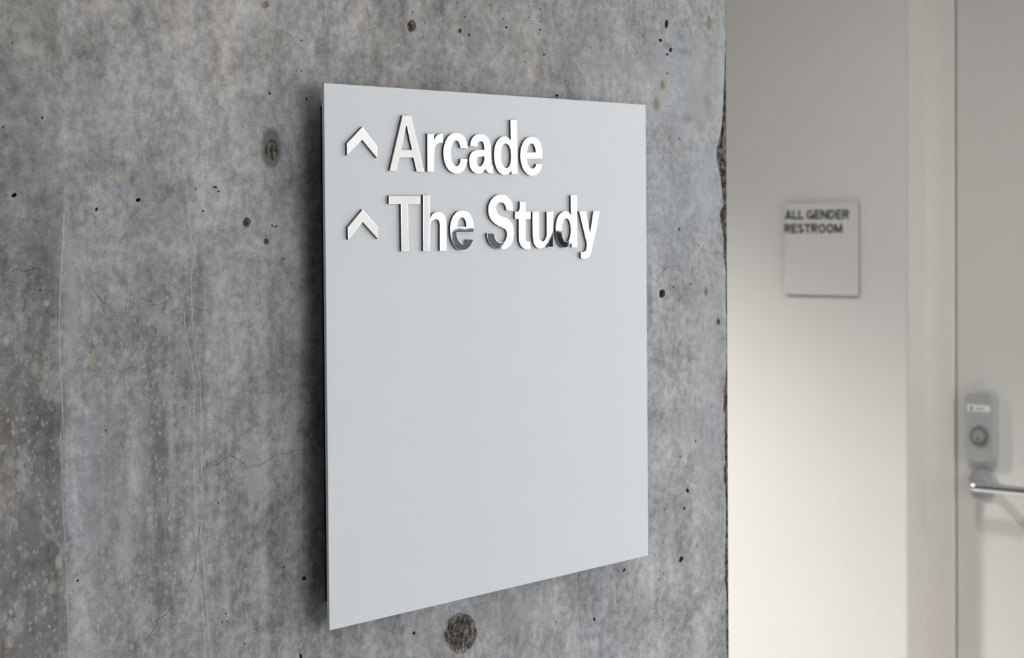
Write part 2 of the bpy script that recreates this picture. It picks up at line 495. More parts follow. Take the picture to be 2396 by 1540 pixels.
# ------------------------------------------------------------------ concrete wall with its holes and cracks
HOLES = [  # px, py, rx, ry, tilt in degrees
    (29, 101, 2, 2.2, 0), (98.6, 275.6, 2.4, 3.4, 0), (33, 457, 7, 5, -20), (323, 468, 6, 4.6, 0), (226, 490, 3, 5, 20),
    (224, 508, 1.6, 1.6, 0), (631, 218.5, 2.4, 3.4, 15), (705, 94.6, 2.4, 2, 30), (705.5, 167, 1.6, 2.2, 0),
    (511.6, 448, 2.4, 2.2, 0), (458, 442, 2, 2.6, 0), (475.5, 494, 2.6, 2.6, 0), (406, 324.6, 1.2, 1.6, 0), (8, 297, 3.2, 2, -35),
    (717, 231, 2, 3.4, 10), (637, 528, 3.4, 1.7, 30), (646, 530, 4.2, 1.7, -35), (663.6, 606, 1.7, 2.2, 0), (94, 679, 2.4, 2.4, 0),
    (59.4, 813, 1.7, 1.6, 0), (211, 824, 2.4, 1.4, 10), (221, 868, 1.6, 1.6, 0), (67, 966.6, 2.2, 2.3, 0), (247.5, 1007.5, 2, 2, 0),
    (457, 957, 1.3, 1.5, 0), (383, 668, 1.1, 1.1, 0), (325, 618, 1.2, 1.5, 0), (182, 1359, 2.6, 3.2, 20), (511, 1177, 1.7, 1.7, 0),
    (664, 1328, 2.2, 3, 20), (711.6, 1353.7, 4.2, 5.2, 25), (727, 1375.6, 1.2, 1.3, 0), (673, 1290, 1.2, 1.3, 0), (499, 1436, 1.5, 1.4, 0),
    (528.5, 1436, 1.6, 3.2, 0), (518.5, 1456, 1.7, 2, 0), (531.6, 1454, 2.2, 2, 0), (572, 1506.7, 1.7, 2.2, 15), (704, 1536, 3.4, 6.5, -15),
    (968.8, 1481.6, 3.3, 4.4, 20), (1302, 1456, 1.8, 2, 0), (1390.7, 1449.5, 3, 4, 10), (1448, 1336, 1.6, 2, 0), (1460.5, 1334, 2.8, 5.2, 20),
    (1594, 1309, 4.6, 7.6, 28), (1552, 1269, 1.6, 1.8, 0), (1552.7, 1343.5, 1.4, 2.8, 0), (1542.6, 1356, 1.5, 2.5, 0), (1491, 1404, 1.4, 1.6, 0),
    (1552, 1451.6, 1.4, 1.4, 0), (1608, 1442, 1.4, 1.5, 0), (1629.5, 1277, 1, 1.2, 0), (1061, 1433, 1.2, 1.2, 0),
    (1589, 536, 2, 4.2, 10), (1634.4, 574.6, 1.4, 2.8, 0), (1623.6, 558.7, 1.2, 1.4, 0), (1549.6, 686.8, 7, 10.5, 20), (1576, 671.6, 1.8, 2.4, 0),
    (1616.5, 663.8, 1.6, 2.8, -10), (1606, 474, 1.3, 1.5, 0), (1570, 485, 1.2, 1.3, 0), (1565.5, 497, 1, 1, 0), (1608.7, 405, 1.2, 1.4, 0),
    (1563, 743, 1.2, 1.2, 0), (1575, 870.5, 1.2, 1.3, 0), (1627.6, 1032, 1.7, 3, 0), (1592.5, 1069, 1.3, 2.2, 15), (1654.7, 1063, 1.1, 1.8, 0),
    (1605.7, 1091, 1.4, 2, 0), (1604, 1128, 1.3, 1.9, 10), (1627.6, 1130, 1.5, 2.5, -10), (1609, 1148.6, 3.8, 5.4, -15), (1601, 1190, 2.5, 4.3, 10),
    (1554.7, 1190.5, 1.2, 1.9, 0), (1665.5, 951, 1, 2, 0), (1587, 1233, 1, 1, 0), (1606, 1257, 1, 1, 0), (1629, 1277, .9, 1, 0),
    (62, 514.8, 1.5, 1.0, 20), (69.5, 516.3, 1.1, .9, 0), (76.3, 516.7, 1.4, 1.0, 0), (82, 517.5, 1.3, 1.2, 0), (87.2, 518.8, 1.6, .9, 0), (92, 519.6, 1.5, .9, 10),
    (964.4, 28.8, 1.8, 1.9, 0), (878, 65, 1.2, 1.3, 0), (920, 83, 1.2, 1.2, 0), (991, 88, 1.3, 1.4, 0), (994, 54, 1.4, 1.4, 0),
    (1035.8, 48.8, 1.4, 1.5, 0), (1040.8, 20, 1.3, 1.3, 0), (933, 111, 1.1, 1.2, 0), (1087.6, 40, 1.4, 2.3, 0), (1095, 51.5, 1.2, 1.2, 0),
    (1098, 82, 1.8, 4, 10), (1078.4, 105, 1.1, 1.2, 0), (1177.5, 43.8, 1.7, 1.7, 0), (1185, 64, 2.6, 3, 0), (1188.6, 65.5, 2.4, 2, 0),
    (1146, 14, 1.2, 1.2, 0), (1168.7, 6.5, 1.2, 1.2, 0), (1237, 15, 1.4, 1.5, 0), (1237, 40.7, 1.4, 1.4, 0), (1264, 21.5, 1.6, 2.2, 0),
    (1264.7, 50, 1.8, 1.9, 0), (1264, 69.5, 2.2, 2.7, 0), (1259, 79, 1.1, 1.1, 0), (1315, 58, 1.1, 1.2, 0), (1315, 92, 1.2, 1.3, 0),
    (1226, 120.6, 1.5, 1.7, 0), (1267.7, 120, 1, 1.2, 0), (1272.7, 127.5, 2.2, 3, -20), (1277.5, 126, 1.1, 1.4, 0), (1228, 145, 1.5, 1.6, 0),
    (1153, 115, 1.2, 1.3, 0), (1352, 143, 1.2, 1.6, 0), (1348.4, 161, 1.4, 1.8, 0), (1324, 190, 1.4, 2.2, 0), (1303, 223.5, 3.4, 3.2, 0),
    (1317, 220, 1.2, 1.4, 0), (1452, 178, 1.3, 1.5, 0), (1386, 209, 1.1, 1.2, 0), (1411.8, 15, 1.1, 1.2, 0), (1433.6, 14.6, 1.2, 1.4, 0),
    (1408, 31, 1.1, 1.2, 0), (999.7, 191, 1.1, 1.2, 0), (1504.7, 85, 2.2, 1.4, -20), (1489, 124, 1.5, 1.4, 20), (1522, 123.6, 1.1, 1.2, 0),
    (1548.5, 37.6, 1.2, 1.8, 0), (1559.5, 56.6, 4.6, 10, 6), (1545.5, 94, 4.2, 3.6, 15), (1569.3, 117, 4.0, 5.6, 25), (1561.6, 127.5, 2.8, 3.2, 30),
    (1561.3, 171.7, 2.1, 2.6, 0), (1571.4, 191, 1.2, 1.8, 0), (1567.3, 248.6, 1.4, 2, 0), (1568.6, 318.7, 1.4, 1.4, 0), (1589.6, 324, 1.6, 2.4, -15),
    (1551.4, 371, 1.3, 1.4, 0), (1582.3, 370, 1.2, 1.3, 0), (1515.6, 440, 1, 1.2, 0), (1071, 6, 1.6, 1.6, 0),
]
_r = random.Random(11)
for _ in range(70):                               # fine pinholes of the upper right
    HOLES.append((_r.uniform(1120, 1540), _r.uniform(8, 215), _r.uniform(.6, 1.0), _r.uniform(.6, 1.1), 0))
for _ in range(26):
    HOLES.append((_r.uniform(10, 690), _r.uniform(10, 1530), _r.uniform(.6, 1.0), _r.uniform(.6, 1.1), 0))
SCARS = [  # rough shallow break-outs: px, py, rx, ry, depth in mm, name
    (635, 351, 16, 24, 5.0, 'tie_hole_plug'), (577.5, 520, 9.5, 11, 4.0, 'surface_void'), (622.5, 565, 6, 6.5, 2.5, 'surface_void'),
    (962.8, 61, 10, 15, 4.5, 'surface_void'), (1077, 1481, 38, 47, 6.0, 'tie_hole_plug'), (1076, 72, 4, 6, 2.5, 'surface_void'),
    (502, 438, 6.5, 2.6, 2.0, 'surface_void'), (621, 11, 8, 8, 2.5, 'surface_void'), (1658, 54.5, 6.5, 17, 3.0, 'surface_void'),
    (1550.5, 200, 7, 13, 2.5, 'surface_void'), (1651.6, 682, 4.6, 11, 2.0, 'surface_void'), (1680.7, 752.6, 3.2, 8, 2.2, 'surface_void'),
]
CRACKS = [  # px polylines and width in px
    ([(1, 640), (5, 644), (17, 643), (27, 636), (39, 629), (54, 637), (66, 633), (81, 628), (90, 628), (98, 631)], 1.3),
    ([(159, 611), (170, 613), (182, 618)], .7),
    ([(174, 626), (186, 637), (196, 643), (203, 653)], .8),
    ([(211, 663), (216, 670), (222, 684), (230, 694), (236, 703), (243, 709), (255, 714), (262, 729), (273, 733)], 1.2),
    ([(277, 737), (289, 748)], .6),
    ([(328, 710), (351, 715), (378, 712)], .7),
    ([(383, 731), (392, 735), (408, 726), (432, 721), (449, 715), (459, 723), (491, 729)], .9),
    ([(476, 1081), (490, 1084), (503, 1091), (522, 1076), (537, 1067), (550, 1070), (564, 1080), (581, 1095), (594, 1088), (608, 1089),
      (625, 1080), (642, 1066), (675, 1059), (706, 1052), (723, 1051), (736, 1043)], 1.1),
    ([(488, 1158), (478, 1172), (471, 1219), (464, 1253), (459, 1300), (457, 1334), (449, 1358), (442, 1374), (444, 1405)], .9),
    ([(432, 1408), (402, 1423), (387, 1439), (370, 1449), (365, 1466), (348, 1489), (334, 1506)], 1.0),
    ([(1537, 662), (1543, 648), (1549, 637), (1556, 629), (1568, 623), (1578, 624), (1590, 621)], .8),
    ([(1605, 600), (1612, 587), (1629, 583)], .6),
    ([(1642, 583), (1650, 585), (1656, 589), (1666, 596), (1676, 590), (1684, 592)], 1.0),
    ([(1351, 1350), (1353, 1390), (1356, 1440), (1358, 1474), (1360, 1524), (1360.5, 1539)], .8),
    ([(1078, 192), (1087, 203), (1096, 212)], 1.0),
    ([(39.6, 515.5), (42, 512), (45, 508), (48.4, 502.5)], 1.5), ([(52.5, 515), (55, 513), (57.6, 510.5)], 1.4),   # pencil-like marks
    ([(492, 1036), (492.5, 1048), (491, 1058)], .8),
]
EDGE = [(1698, -60), (1697.7, 0), (1698, 52), (1697, 112), (1695, 161), (1693, 221), (1691, 260), (1688, 299), (1681, 335), (1677, 345), (1676.6, 371),
        (1679, 387), (1684, 407), (1689, 444), (1693, 478), (1684, 498), (1685, 515), (1691, 542), (1693.5, 569), (1693, 603), (1698, 630),
        (1698.5, 667), (1698, 718), (1700, 768), (1700.5, 853), (1696, 897), (1693, 924), (1692, 958), (1696, 968), (1695.5, 1015), (1696, 1083),
        (1693, 1116), (1698, 1150), (1699, 1204), (1698, 1251), (1696, 1302), (1696, 1360), (1700, 1387), (1699, 1460), (1700, 1540), (1700, 1620)]


def ring_px(px, py, rx, ry, deg, n, jit, rr):
    out = []
    a0 = rr.uniform(0, 6.28)
    for k in range(n):
        a = 2 * math.pi * k / n
        j = 1 + jit * (0.6 * math.sin(2 * a + a0) * .6 + rr.uniform(-.6, .6))
        x, y = math.cos(a) * rx * j, math.sin(a) * ry * j
        t = math.radians(deg)
        out.append((px + x * math.cos(t) - y * math.sin(t), py + x * math.sin(t) + y * math.cos(t)))
    return out


def to_wall(p):
    q = on_y(p[0], p[1])
    return (q.x, q.z)


def inside(poly, x, z):
    c = False
    n = len(poly)
    for i in range(n):
        x0, z0 = poly[i]
        x1, z1 = poly[(i + 1) % n]
        if (z0 > z) != (z1 > z) and x < (x1 - x0) * (z - z0) / (z1 - z0) + x0:
            c = not c
    return c


rr = random.Random(5)
polys = []                                        # (ring in wall X,Z ; kind ; data)


def bbox(p):
    xs, zs = [q[0] for q in p], [q[1] for q in p]
    return min(xs), max(xs), min(zs), max(zs)


def clear(p, pad=0.0004):
    a = bbox(p)
    for q in polys:
        b = q[3]
        if a[0] - pad < b[1] and b[0] < a[1] + pad and a[2] - pad < b[3] and b[2] < a[3] + pad:
            return False
    return True


for s in SCARS:
    ring = [to_wall(p) for p in ring_px(s[0], s[1], s[2], s[3], 0, 40, .10, rr)]
    polys.append((ring, 'scar', s, bbox(ring)))
for h in HOLES:
    big = max(h[2], h[3])
    n = 7 if big < 1.5 else (10 if big < 3 else 18)
    ring = [to_wall(p) for p in ring_px(*h, n, .16 if big > 1.5 else .1, rr)]
    if clear(ring) or big > 3:
        polys.append((ring, 'hole', h, bbox(ring)))


def crack_ring(pts, w):
    fine = []
    for (a, b) in zip(pts[:-1], pts[1:]):
        n = max(1, int(math.dist(a, b) / 5))
        for k in range(n):
            t = k / n
            fine.append((a[0] + (b[0] - a[0]) * t + rr.uniform(-.5, .5), a[1] + (b[1] - a[1]) * t + rr.uniform(-.6, .6)))
    fine.append(pts[-1])
    L, R = [], []
    n = len(fine)
    for i, p in enumerate(fine):
        a, b = fine[max(0, i - 1)], fine[min(n - 1, i + 1)]
        dx, dy = b[0] - a[0], b[1] - a[1]
        l = math.hypot(dx, dy) or 1
        ww = w * .5 * (0.25 + 0.75 * math.sin(math.pi * (i + .5) / n) ** .5) * rr.uniform(.6, 1.25)
        L.append((p[0] - dy / l * ww, p[1] + dx / l * ww))
        R.append((p[0] + dy / l * ww, p[1] - dx / l * ww))
    return L + R[::-1]


for pts, w in CRACKS:
    ring = [to_wall(p) for p in crack_ring(pts, w)]
    polys.append((ring, 'crack', (pts, w), bbox(ring)))

XL = -5.0
edge = [to_wall(p) for p in EDGE]
edge = [(min(x, XEND - 0.0004), z) for x, z in edge]
fine_edge = []
for (a, b) in zip(edge[:-1], edge[1:]):
    n = max(1, int(abs(a[1] - b[1]) / 0.003))
    for k in range(n):
        t = k / n
        j = mnoise.noise(Vector((0, 0, (a[1] + (b[1] - a[1]) * t) * 160))) * 0.0012
        fine_edge.append((min(a[0] + (b[0] - a[0]) * t + j, XEND - 0.0003), a[1] + (b[1] - a[1]) * t))
fine_edge.append(edge[-1])
outer = [(XL, BOT), (XL, TOP), (XEND - 0.002, TOP)] + fine_edge + [(XEND - 0.002, BOT)]

cv, ce = [], []


def add_loop(loop):
    s = len(cv)
    cv.extend(Vector(p) for p in loop)
    n = len(loop)
    ce.extend((s + i, s + (i + 1) % n) for i in range(n))


add_loop(outer)
for p in polys: add_loop(p[0])
for gy in np.arange(-22, 1565, 5.0):              # fine points across the face carry the stains
    for gx in np.arange(-22, 1690, 5.0):
        cv.append(Vector(to_wall((gx, gy))))
ov, oe, of, *_ = delaunay_2d_cdt(cv, ce, [], 0, 1e-7)
verts = [(v.x, 0.0, v.y) for v in ov]
tri = np.array(of, dtype=np.int64)
vx = np.array([(v.x, v.y) for v in ov])
cen = vx[tri].mean(1)


def inside_many(poly, pts):
    c = np.zeros(len(pts), bool)
    n = len(poly)
    for i in range(n):
        x0, z0 = poly[i]
        x1, z1 = poly[(i + 1) % n]
        if z0 == z1: continue
        c ^= ((z0 > pts[:, 1]) != (z1 > pts[:, 1])) & (pts[:, 0] < (x1 - x0) * (pts[:, 1] - z0) / (z1 - z0) + x0)
    return c


keep = np.ones(len(tri), bool)
near = np.where(cen[:, 0] > min(p[0] for p in fine_edge) - 0.01)[0]
keep[near] = inside_many(outer, cen[near])
for p in polys:
    b = p[3]
    w = np.where((cen[:, 0] >= b[0]) & (cen[:, 0] <= b[1]) & (cen[:, 1] >= b[2]) & (cen[:, 1] <= b[3]))[0]
    if len(w): keep[w[inside_many(p[0], cen[w])]] = False
faces = [tuple(f) for f in tri[keep][:, ::-1].tolist()]
stain = np.zeros((len(vx), 4))
stain[:, 3] = 1.0
for px, py, rx, ry, rgb, k, soft in SPOTS:
    c = on_y(px, py)
    sx, sz = scale_at(px, py)
    ext = 1.5 + soft
    w = np.where((abs(vx[:, 0] - c.x) < rx * sx * ext) & (abs(vx[:, 1] - c.z) < ry * sz * ext))[0]
    for q in w:
        x, z = vx[q]
        nz = mnoise.noise(Vector((x * 90, 2.0, z * 70))) * .35 + mnoise.noise(Vector((x * 260, 4.0, z * 200))) * .25
        ln = math.hypot((x - c.x) / (rx * sx), (z - c.z) / (ry * sz)) + nz * min(1.0, soft * 1.3 + .2)
        f = min(1.0, max(0.0, (1 + soft - ln) / (2 * soft)))
        f = f * f * (3 - 2 * f) * k
        if f > 0:
            stain[q, :3] = stain[q, :3] * (1 - f) + np.array(rgb) * f
            stain[q, 3] *= 1 - f
# cavities of holes and cracks: walls that run into the concrete and close at the bottom
for ring, kind, data, bb in polys:
    if kind == 'scar': continue
    n = len(ring)
    cx, cz = sum(p[0] for p in ring) / n, sum(p[1] for p in ring) / n
    if kind == 'hole':
        r_m = min(bb[1] - bb[0], bb[3] - bb[2]) / 2
        levels = ((1.0, 0.0), (1.0, 0.4 * r_m), (1.45, 1.8 * r_m), (1.5, 4.0 * r_m), (0.9, 6.0 * r_m))
    else:
        levels = ((1.0, 0.0), (1.0, 0.0035))
    base = len(verts)
    for sc, dep in levels:
        for (x, z) in ring:
            verts.append((cx + (x - cx) * sc, dep, cz + (z - cz) * sc))
    for l in range(len(levels) - 1):
        for k in range(n):
            a, b = base + l * n + k, base + l * n + (k + 1) % n
            faces.append((a, b, b + n, a + n))
    if kind == 'hole':
        faces.append(tuple(base + (len(levels) - 1) * n + k for k in range(n)))
    else:                                          # close the bottom of the crack with quads
        s0, h = base + n, n // 2
        for k in range(h - 1):
            faces.append((s0 + k, s0 + k + 1, s0 + n - 2 - k, s0 + n - 1 - k))
# the chipped arris: from the ragged front edge down to the straight end of the wall
THK = 0.30
CHIP_D = 0.0022
X_SIL = XEND + CHIP_D * 1.5
wall_front = mesh_obj('wall_front', verts, faces, M_CONC)
att = wall_front.data.color_attributes.new('stain', 'FLOAT_COLOR', 'POINT')
full = np.zeros((len(verts), 4), np.float32)
full[:, 3] = 1.0
full[:len(stain)] = stain
att.data.foreach_set('color', full.ravel())
tag(wall_front, 'grey bare concrete wall with streaks, pinholes and cracks', 'wall', kind='structure')
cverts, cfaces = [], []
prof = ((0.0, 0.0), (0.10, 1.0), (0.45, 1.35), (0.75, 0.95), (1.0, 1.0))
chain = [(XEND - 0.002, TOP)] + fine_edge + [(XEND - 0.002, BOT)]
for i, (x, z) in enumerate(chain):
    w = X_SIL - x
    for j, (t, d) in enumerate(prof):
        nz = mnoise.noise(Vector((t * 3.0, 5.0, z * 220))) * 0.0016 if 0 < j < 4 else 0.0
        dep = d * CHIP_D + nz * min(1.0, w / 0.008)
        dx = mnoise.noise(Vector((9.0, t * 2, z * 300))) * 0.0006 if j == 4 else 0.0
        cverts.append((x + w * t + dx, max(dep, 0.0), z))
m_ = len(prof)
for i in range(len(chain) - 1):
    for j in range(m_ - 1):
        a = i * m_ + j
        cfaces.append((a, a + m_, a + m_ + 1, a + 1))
mesh_obj('chipped_edge_shade', cverts, cfaces, M_CHIP, wall_front)
box('wall_core', (XL, 0.022, BOT), (X_SIL - 0.0005, THK, TOP), M_CONC_PLAIN, wall_front)


sv = []
for px, py, w in ((1698.6, 296, 1.2), (1697.5, 318, 2.2), (1694.5, 338, 1.6), (1692.5, 346, .6)):
    for off, y in ((-w, 0.0015), (0, 0.0004), (w, 0.0015)):
        q = on_y(px + off, py)
        sv.append((q.x, y, q.z))
mesh_obj('edge_splinter', sv, [(i * 3 + j, i * 3 + 3 + j, i * 3 + 4 + j, i * 3 + 1 + j) for i in range(3) for j in (0, 1)], M_WOOD, wall_front)


def scar_mesh(s, ring):
    px, py, rx, ry, dmm, name = s
    mat = M_PALEVOID if (px, py) in ((1658, 54.5), (621, 11), (1651.6, 682), (1550.5, 200)) else M_PATCH
    n = len(ring)
    cx, cz = sum(p[0] for p in ring) / n, sum(p[1] for p in ring) / n
    nr = 22 if rx > 12 else 10
    m = n * (3 if rx > 12 else 1)
    vs_, fs = [], []
    for i in range(nr + 1):
        t = 1 - i / nr
        for k in range(m):
            q = k / m * n
            a, b = ring[int(q) % n], ring[(int(q) + 1) % n]
            fr = q - int(q)
            x = cx + (a[0] + (b[0] - a[0]) * fr - cx) * t
            z = cz + (a[1] + (b[1] - a[1]) * fr - cz) * t
            rough = mnoise.fractal(Vector((x * 420, 3.3, z * 170)), 0.6, 2.1, 5)
            rough2 = mnoise.noise(Vector((x * 150, 8.1, z * 110)))
            d = (1 - t ** 5) * dmm * .001 * (0.55 + 0.45 * rough + 0.35 * rough2)
            vs_.append((x, max(d, -0.0006) if i else 0.0, z))
    for i in range(nr):
        for k in range(m):
            a, b = i * m + k, i * m + (k + 1) % m
            fs.append((a, b, b + m, a + m))
    return mesh_obj(name, vs_, fs, mat, wall_front)


for ring, kind, s, bb in polys:
    if kind == 'scar': scar_mesh(s, ring)

VEINS = [  # pale mineral lines that stand a hair proud of the face: px polyline, width px
    ([(442, 480), (442, 510), (447, 557), (456, 582), (451, 618), (448, 645), (449, 712), (451, 767), (456, 804), (459, 838), (464, 861),
      (469, 892), (469, 949), (471, 1030), (471, 1087), (474, 1148), (473, 1189), (470, 1243), (474, 1307), (480, 1375), (483, 1408),
      (488, 1486), (493, 1520), (493, 1545)], 1.6),
    ([(434, 564), (435, 628)], .9),
    ([(432, 729), (432, 763), (439, 800), (447, 831), (454, 878), (456, 898), (454, 932), (454, 1030), (454, 1104), (457, 1155), (457, 1222),
      (461, 1290), (463, 1341), (471, 1398), (478, 1476), (480, 1545)], 1.6),
    ([(365, 1064), (370, 1108), (377, 1165), (382, 1206), (388, 1250), (393, 1297), (400, 1334), (405, 1391)], 1.1),
    ([(150, 500), (148, 571), (140, 686), (138, 746), (140, 848), (147, 983), (142, 1020), (145, 1138), (150, 1239), (155, 1324), (157, 1391),
      (160, 1493), (162, 1545)], 1.7),
    ([(146, 600), (143, 700), (142, 840), (149, 1000), (148, 1120)], .8),
    ([(306, 1189), (311, 1209), (319, 1240), (322, 1290)], .9), ([(318, 1324), (314, 1380), (312, 1425), (318, 1500)], .9),
    ([(706, 1020), (706, 1120), (705, 1240), (705, 1335)], .7), ([(753, 1481), (753, 1545)], .9),
    ([(235, 520), (233, 560), (231, 620)], .7), ([(301, 560), (302, 640), (298, 740)], .7),
    ([(1569, 1292), (1562, 1322), (1556, 1345), (1549, 1382), (1543, 1410), (1539, 1428)], 1.6),
    ([(1543, 1494), (1536, 1512), (1528, 1545)], 1.5), ([(1349, 1345), (1351, 1390), (1355, 1440)], .9),
    ([(270, 985), (300, 968), (330, 945), (350, 920)], .7),
    ([(1525, 790), (1545, 812), (1562, 824)], 1.2), ([(1575, 832), (1600, 846), (1640, 862), (1690, 870)], 1.4),
]
for pts, w in VEINS:
    pp = []
    for (a, b) in zip(pts[:-1], pts[1:]):
        n = max(1, int(math.dist(a, b) / 7))
        for k in range(n):
            t = k / n
            pp.append((a[0] + (b[0] - a[0]) * t + rr.uniform(-.6, .6), a[1] + (b[1] - a[1]) * t))
    pp.append(pts[-1])
    vv, ff = [], []
    for i, p in enumerate(pp):
        ww = w * rr.uniform(.30, .75)
        for off, y in ((-ww, 0.00005), (-ww * .6, -0.00008), (ww * .6, -0.00008), (ww, 0.00005)):
            q = on_y(p[0] + off, p[1])
            vv.append((q.x, y, q.z))
    for i in range(len(pp) - 1):
        for j in (0, 1, 2):
            a = i * 4 + j
            ff.append((a, a + 4, a + 5, a + 1))
    mesh_obj('mineral_vein', vv, ff, M_VEIN, wall_front)

# ------------------------------------------------------------------ the rest of the room
XW = 2.617                                        # face of the white wall
Y_REV = on_x(2122, 1300, XW).y                    # near edge of the wall where the door recess begins
R_REC = 0.079                                     # recess depth
XF = XW + R_REC                                   # face of the door frame
XD = XF + 0.005                                   # face of the door leaf
Y_FR = on_x(2232, 900, XF).y                      # inner edge of the frame
Y_HINGE = Y_FR - 0.93
Y_REV2 = Y_HINGE - (Y_REV - Y_FR)
DOOR_H = 2.25
YB, YC = -6.0, 4.2                                # back of the room, end of the corridor
WT = 0.12                                         # thickness of the outer walls
W1 = (-2.362, -0.45)                               # side window, along Y
WH = (0.12, 2.62)

bm = bmesh.new()
add_box(bm, (XL - WT, YB - WT, -0.12), (XW + WT, YC + WT, 0.0))
tag(bm_obj('floor', bm, M_FLOOR), 'grey polished floor of the hall', 'floor', kind='structure')
tag(box('ceiling', (XL - WT, YB - WT, TOP), (XW + WT, YC + WT, TOP + 0.15), M_CEIL), 'white painted ceiling', 'ceiling', kind='structure')
# white wall with the door recess and the side window left open
bm = bmesh.new()
add_box(bm, (XW, Y_REV, 0), (XW + WT, YC, TOP))
add_box(bm, (XW, Y_REV2, DOOR_H + 0.067), (XW + WT, Y_REV, TOP))
add_box(bm, (XW, W1[1], 0), (XW + WT, Y_REV2, TOP))
add_box(bm, (XW, W1[0], 0), (XW + WT, W1[1], WH[0]))
add_box(bm, (XW, W1[0], WH[1]), (XW + WT, W1[1], TOP))
add_box(bm, (XW, YB, 0), (XW + WT, W1[0], TOP))
wall_right = bm_obj('wall_right', bm, M_WHITE)
tag(wall_right, 'smooth white painted wall carrying the restroom sign', 'wall', kind='structure')
W2 = (-2.2, 2.45)                                  # windows in the back wall, along X
bm = bmesh.new()
add_box(bm, (XL, YB - WT, 0), (W2[0], YB, TOP))
add_box(bm, (W2[1], YB - WT, 0), (XW + WT, YB, TOP))
add_box(bm, (W2[0], YB - WT, 0), (W2[1], YB, 0.3))
add_box(bm, (W2[0], YB - WT, 2.7), (W2[1], YB, TOP))
tag(bm_obj('wall_back', bm, M_WHITE), 'white wall behind the camera with a wide window', 'wall', kind='structure')
tag(box('wall_left', (XL - WT, YB - WT, 0), (XL, YC, TOP), M_DARKWALL), 'dark timber wall closing the hall on the left', 'wall', kind='structure')
tag(box('wall_corridor_end', (XL, YC, 0), (XW + WT, YC + WT, TOP), M_WHITE), 'white wall closing the corridor', 'wall', kind='structure')


def window(name, axis, fixed, lo, hi, z0, z1, mull, label):
    """frame, mullions and one pane per bay; axis 'y': wall across X, 'x': wall across Y"""
    def pt(along, across, z):
        return (fixed + across, along, z) if axis == 'y' else (along, fixed - across, z)
    root = empty(name, pt((lo + hi) / 2, 0.03, z0))
    tag(root, label, 'window', kind='structure')
    w = 0.035
    bm = bmesh.new()
    for a, b in (((lo, z0), (lo + w, z1)), ((hi - w, z0), (hi, z1)), ((lo + w, z0), (hi - w, z0 + w)), ((lo + w, z1 - w), (hi - w, z1))):
        add_box(bm, pt(a[0], -0.003, a[1]), pt(b[0], 0.040, b[1]))
    bm_obj('window_frame', bm, M_ALU, root)
    edges = [lo + w] + [x for q in mull for x in (q - w / 2, q + w / 2)] + [hi - w]
    for q in mull:
        box('mullion', pt(q - w / 2, -0.003, z0 + w), pt(q + w / 2, 0.040, z1 - w), M_ALU, root)
    for a, b in zip(edges[::2], edges[1::2]):
        box('pane', pt(a, 0.030, z0 + w), pt(b, 0.036, z1 - w), M_GLASS, root)
    return root


window('window_1', 'y', XW, W1[0], W1[1], WH[0], WH[1], [-1.25], 'tall bright window beside the restroom door')
window('window_2', 'x', YB, W2[0], W2[1], 0.3, 2.7, [-0.65, 0.9], 'wide window in the wall behind the camera')
portal('portal_side', (XW + 0.02, (W1[0] + W1[1]) / 2, (WH[0] + WH[1]) / 2), (0, math.radians(90), 0), WH[1] - WH[0], W1[1] - W1[0])
portal('portal_back', ((W2[0] + W2[1]) / 2, YB - 0.02, 1.5), (math.radians(90), 0, 0), W2[1] - W2[0], 2.4)

# outdoors, seen only mirrored in the letters
gr = box('ground', (-200, -260, -0.6), (260, 200, -0.15), M_PAVE)
tag(gr, 'pale paved ground outside the windows', 'ground', kind='structure')


def shrub(px0, px1, top_py, dist, label):
    pxm = (px0 + px1) / 2
    v = ray(pxm, top_py)
    v = Vector((v.x, -v.y, v.z))
    c = Vector((CAM.x, 2 * Y_LET - CAM.y, CAM.z)) + v * dist
    rad = (px1 - px0) / F_PX * dist / 2
    top = c.z
    root = empty('clipped_shrub', (c.x, c.y, -0.15))
    tag(root, label, 'shrub', 'clipped shrubs on the paving outside')
    bm = bmesh.new()
    bmesh.ops.create_icosphere(bm, subdivisions=4, radius=1.0)
    for q in bm.verts:
        n = 1 + 0.12 * mnoise.noise(q.co * 6 + Vector((dist, px0, 0)))
        q.co = Vector((c.x + q.co.x * rad * n, c.y + q.co.y * rad * n, top - 0.72 * .5 + (q.co.z * n) * 0.72 * .5))
    bm_obj('foliage', bm, M_SHRUB, root)
    bm = bmesh.new()
    bmesh.ops.create_cone(bm, cap_ends=True, segments=24, radius1=rad * .9, radius2=rad * .98, depth=top - .5 + .15)
    bmesh.ops.translate(bm, vec=(c.x, c.y, (top - .5 - .15) / 2), verts=bm.verts)
    bm_obj('planter', bm, M_SHRUB, root)


shrub(1026, 1180, 529, 40.0, 'broad dark clipped shrub in a planter outside')
shrub(1278, 1336, 538, 40.0, 'narrow dark clipped shrub in a planter outside')

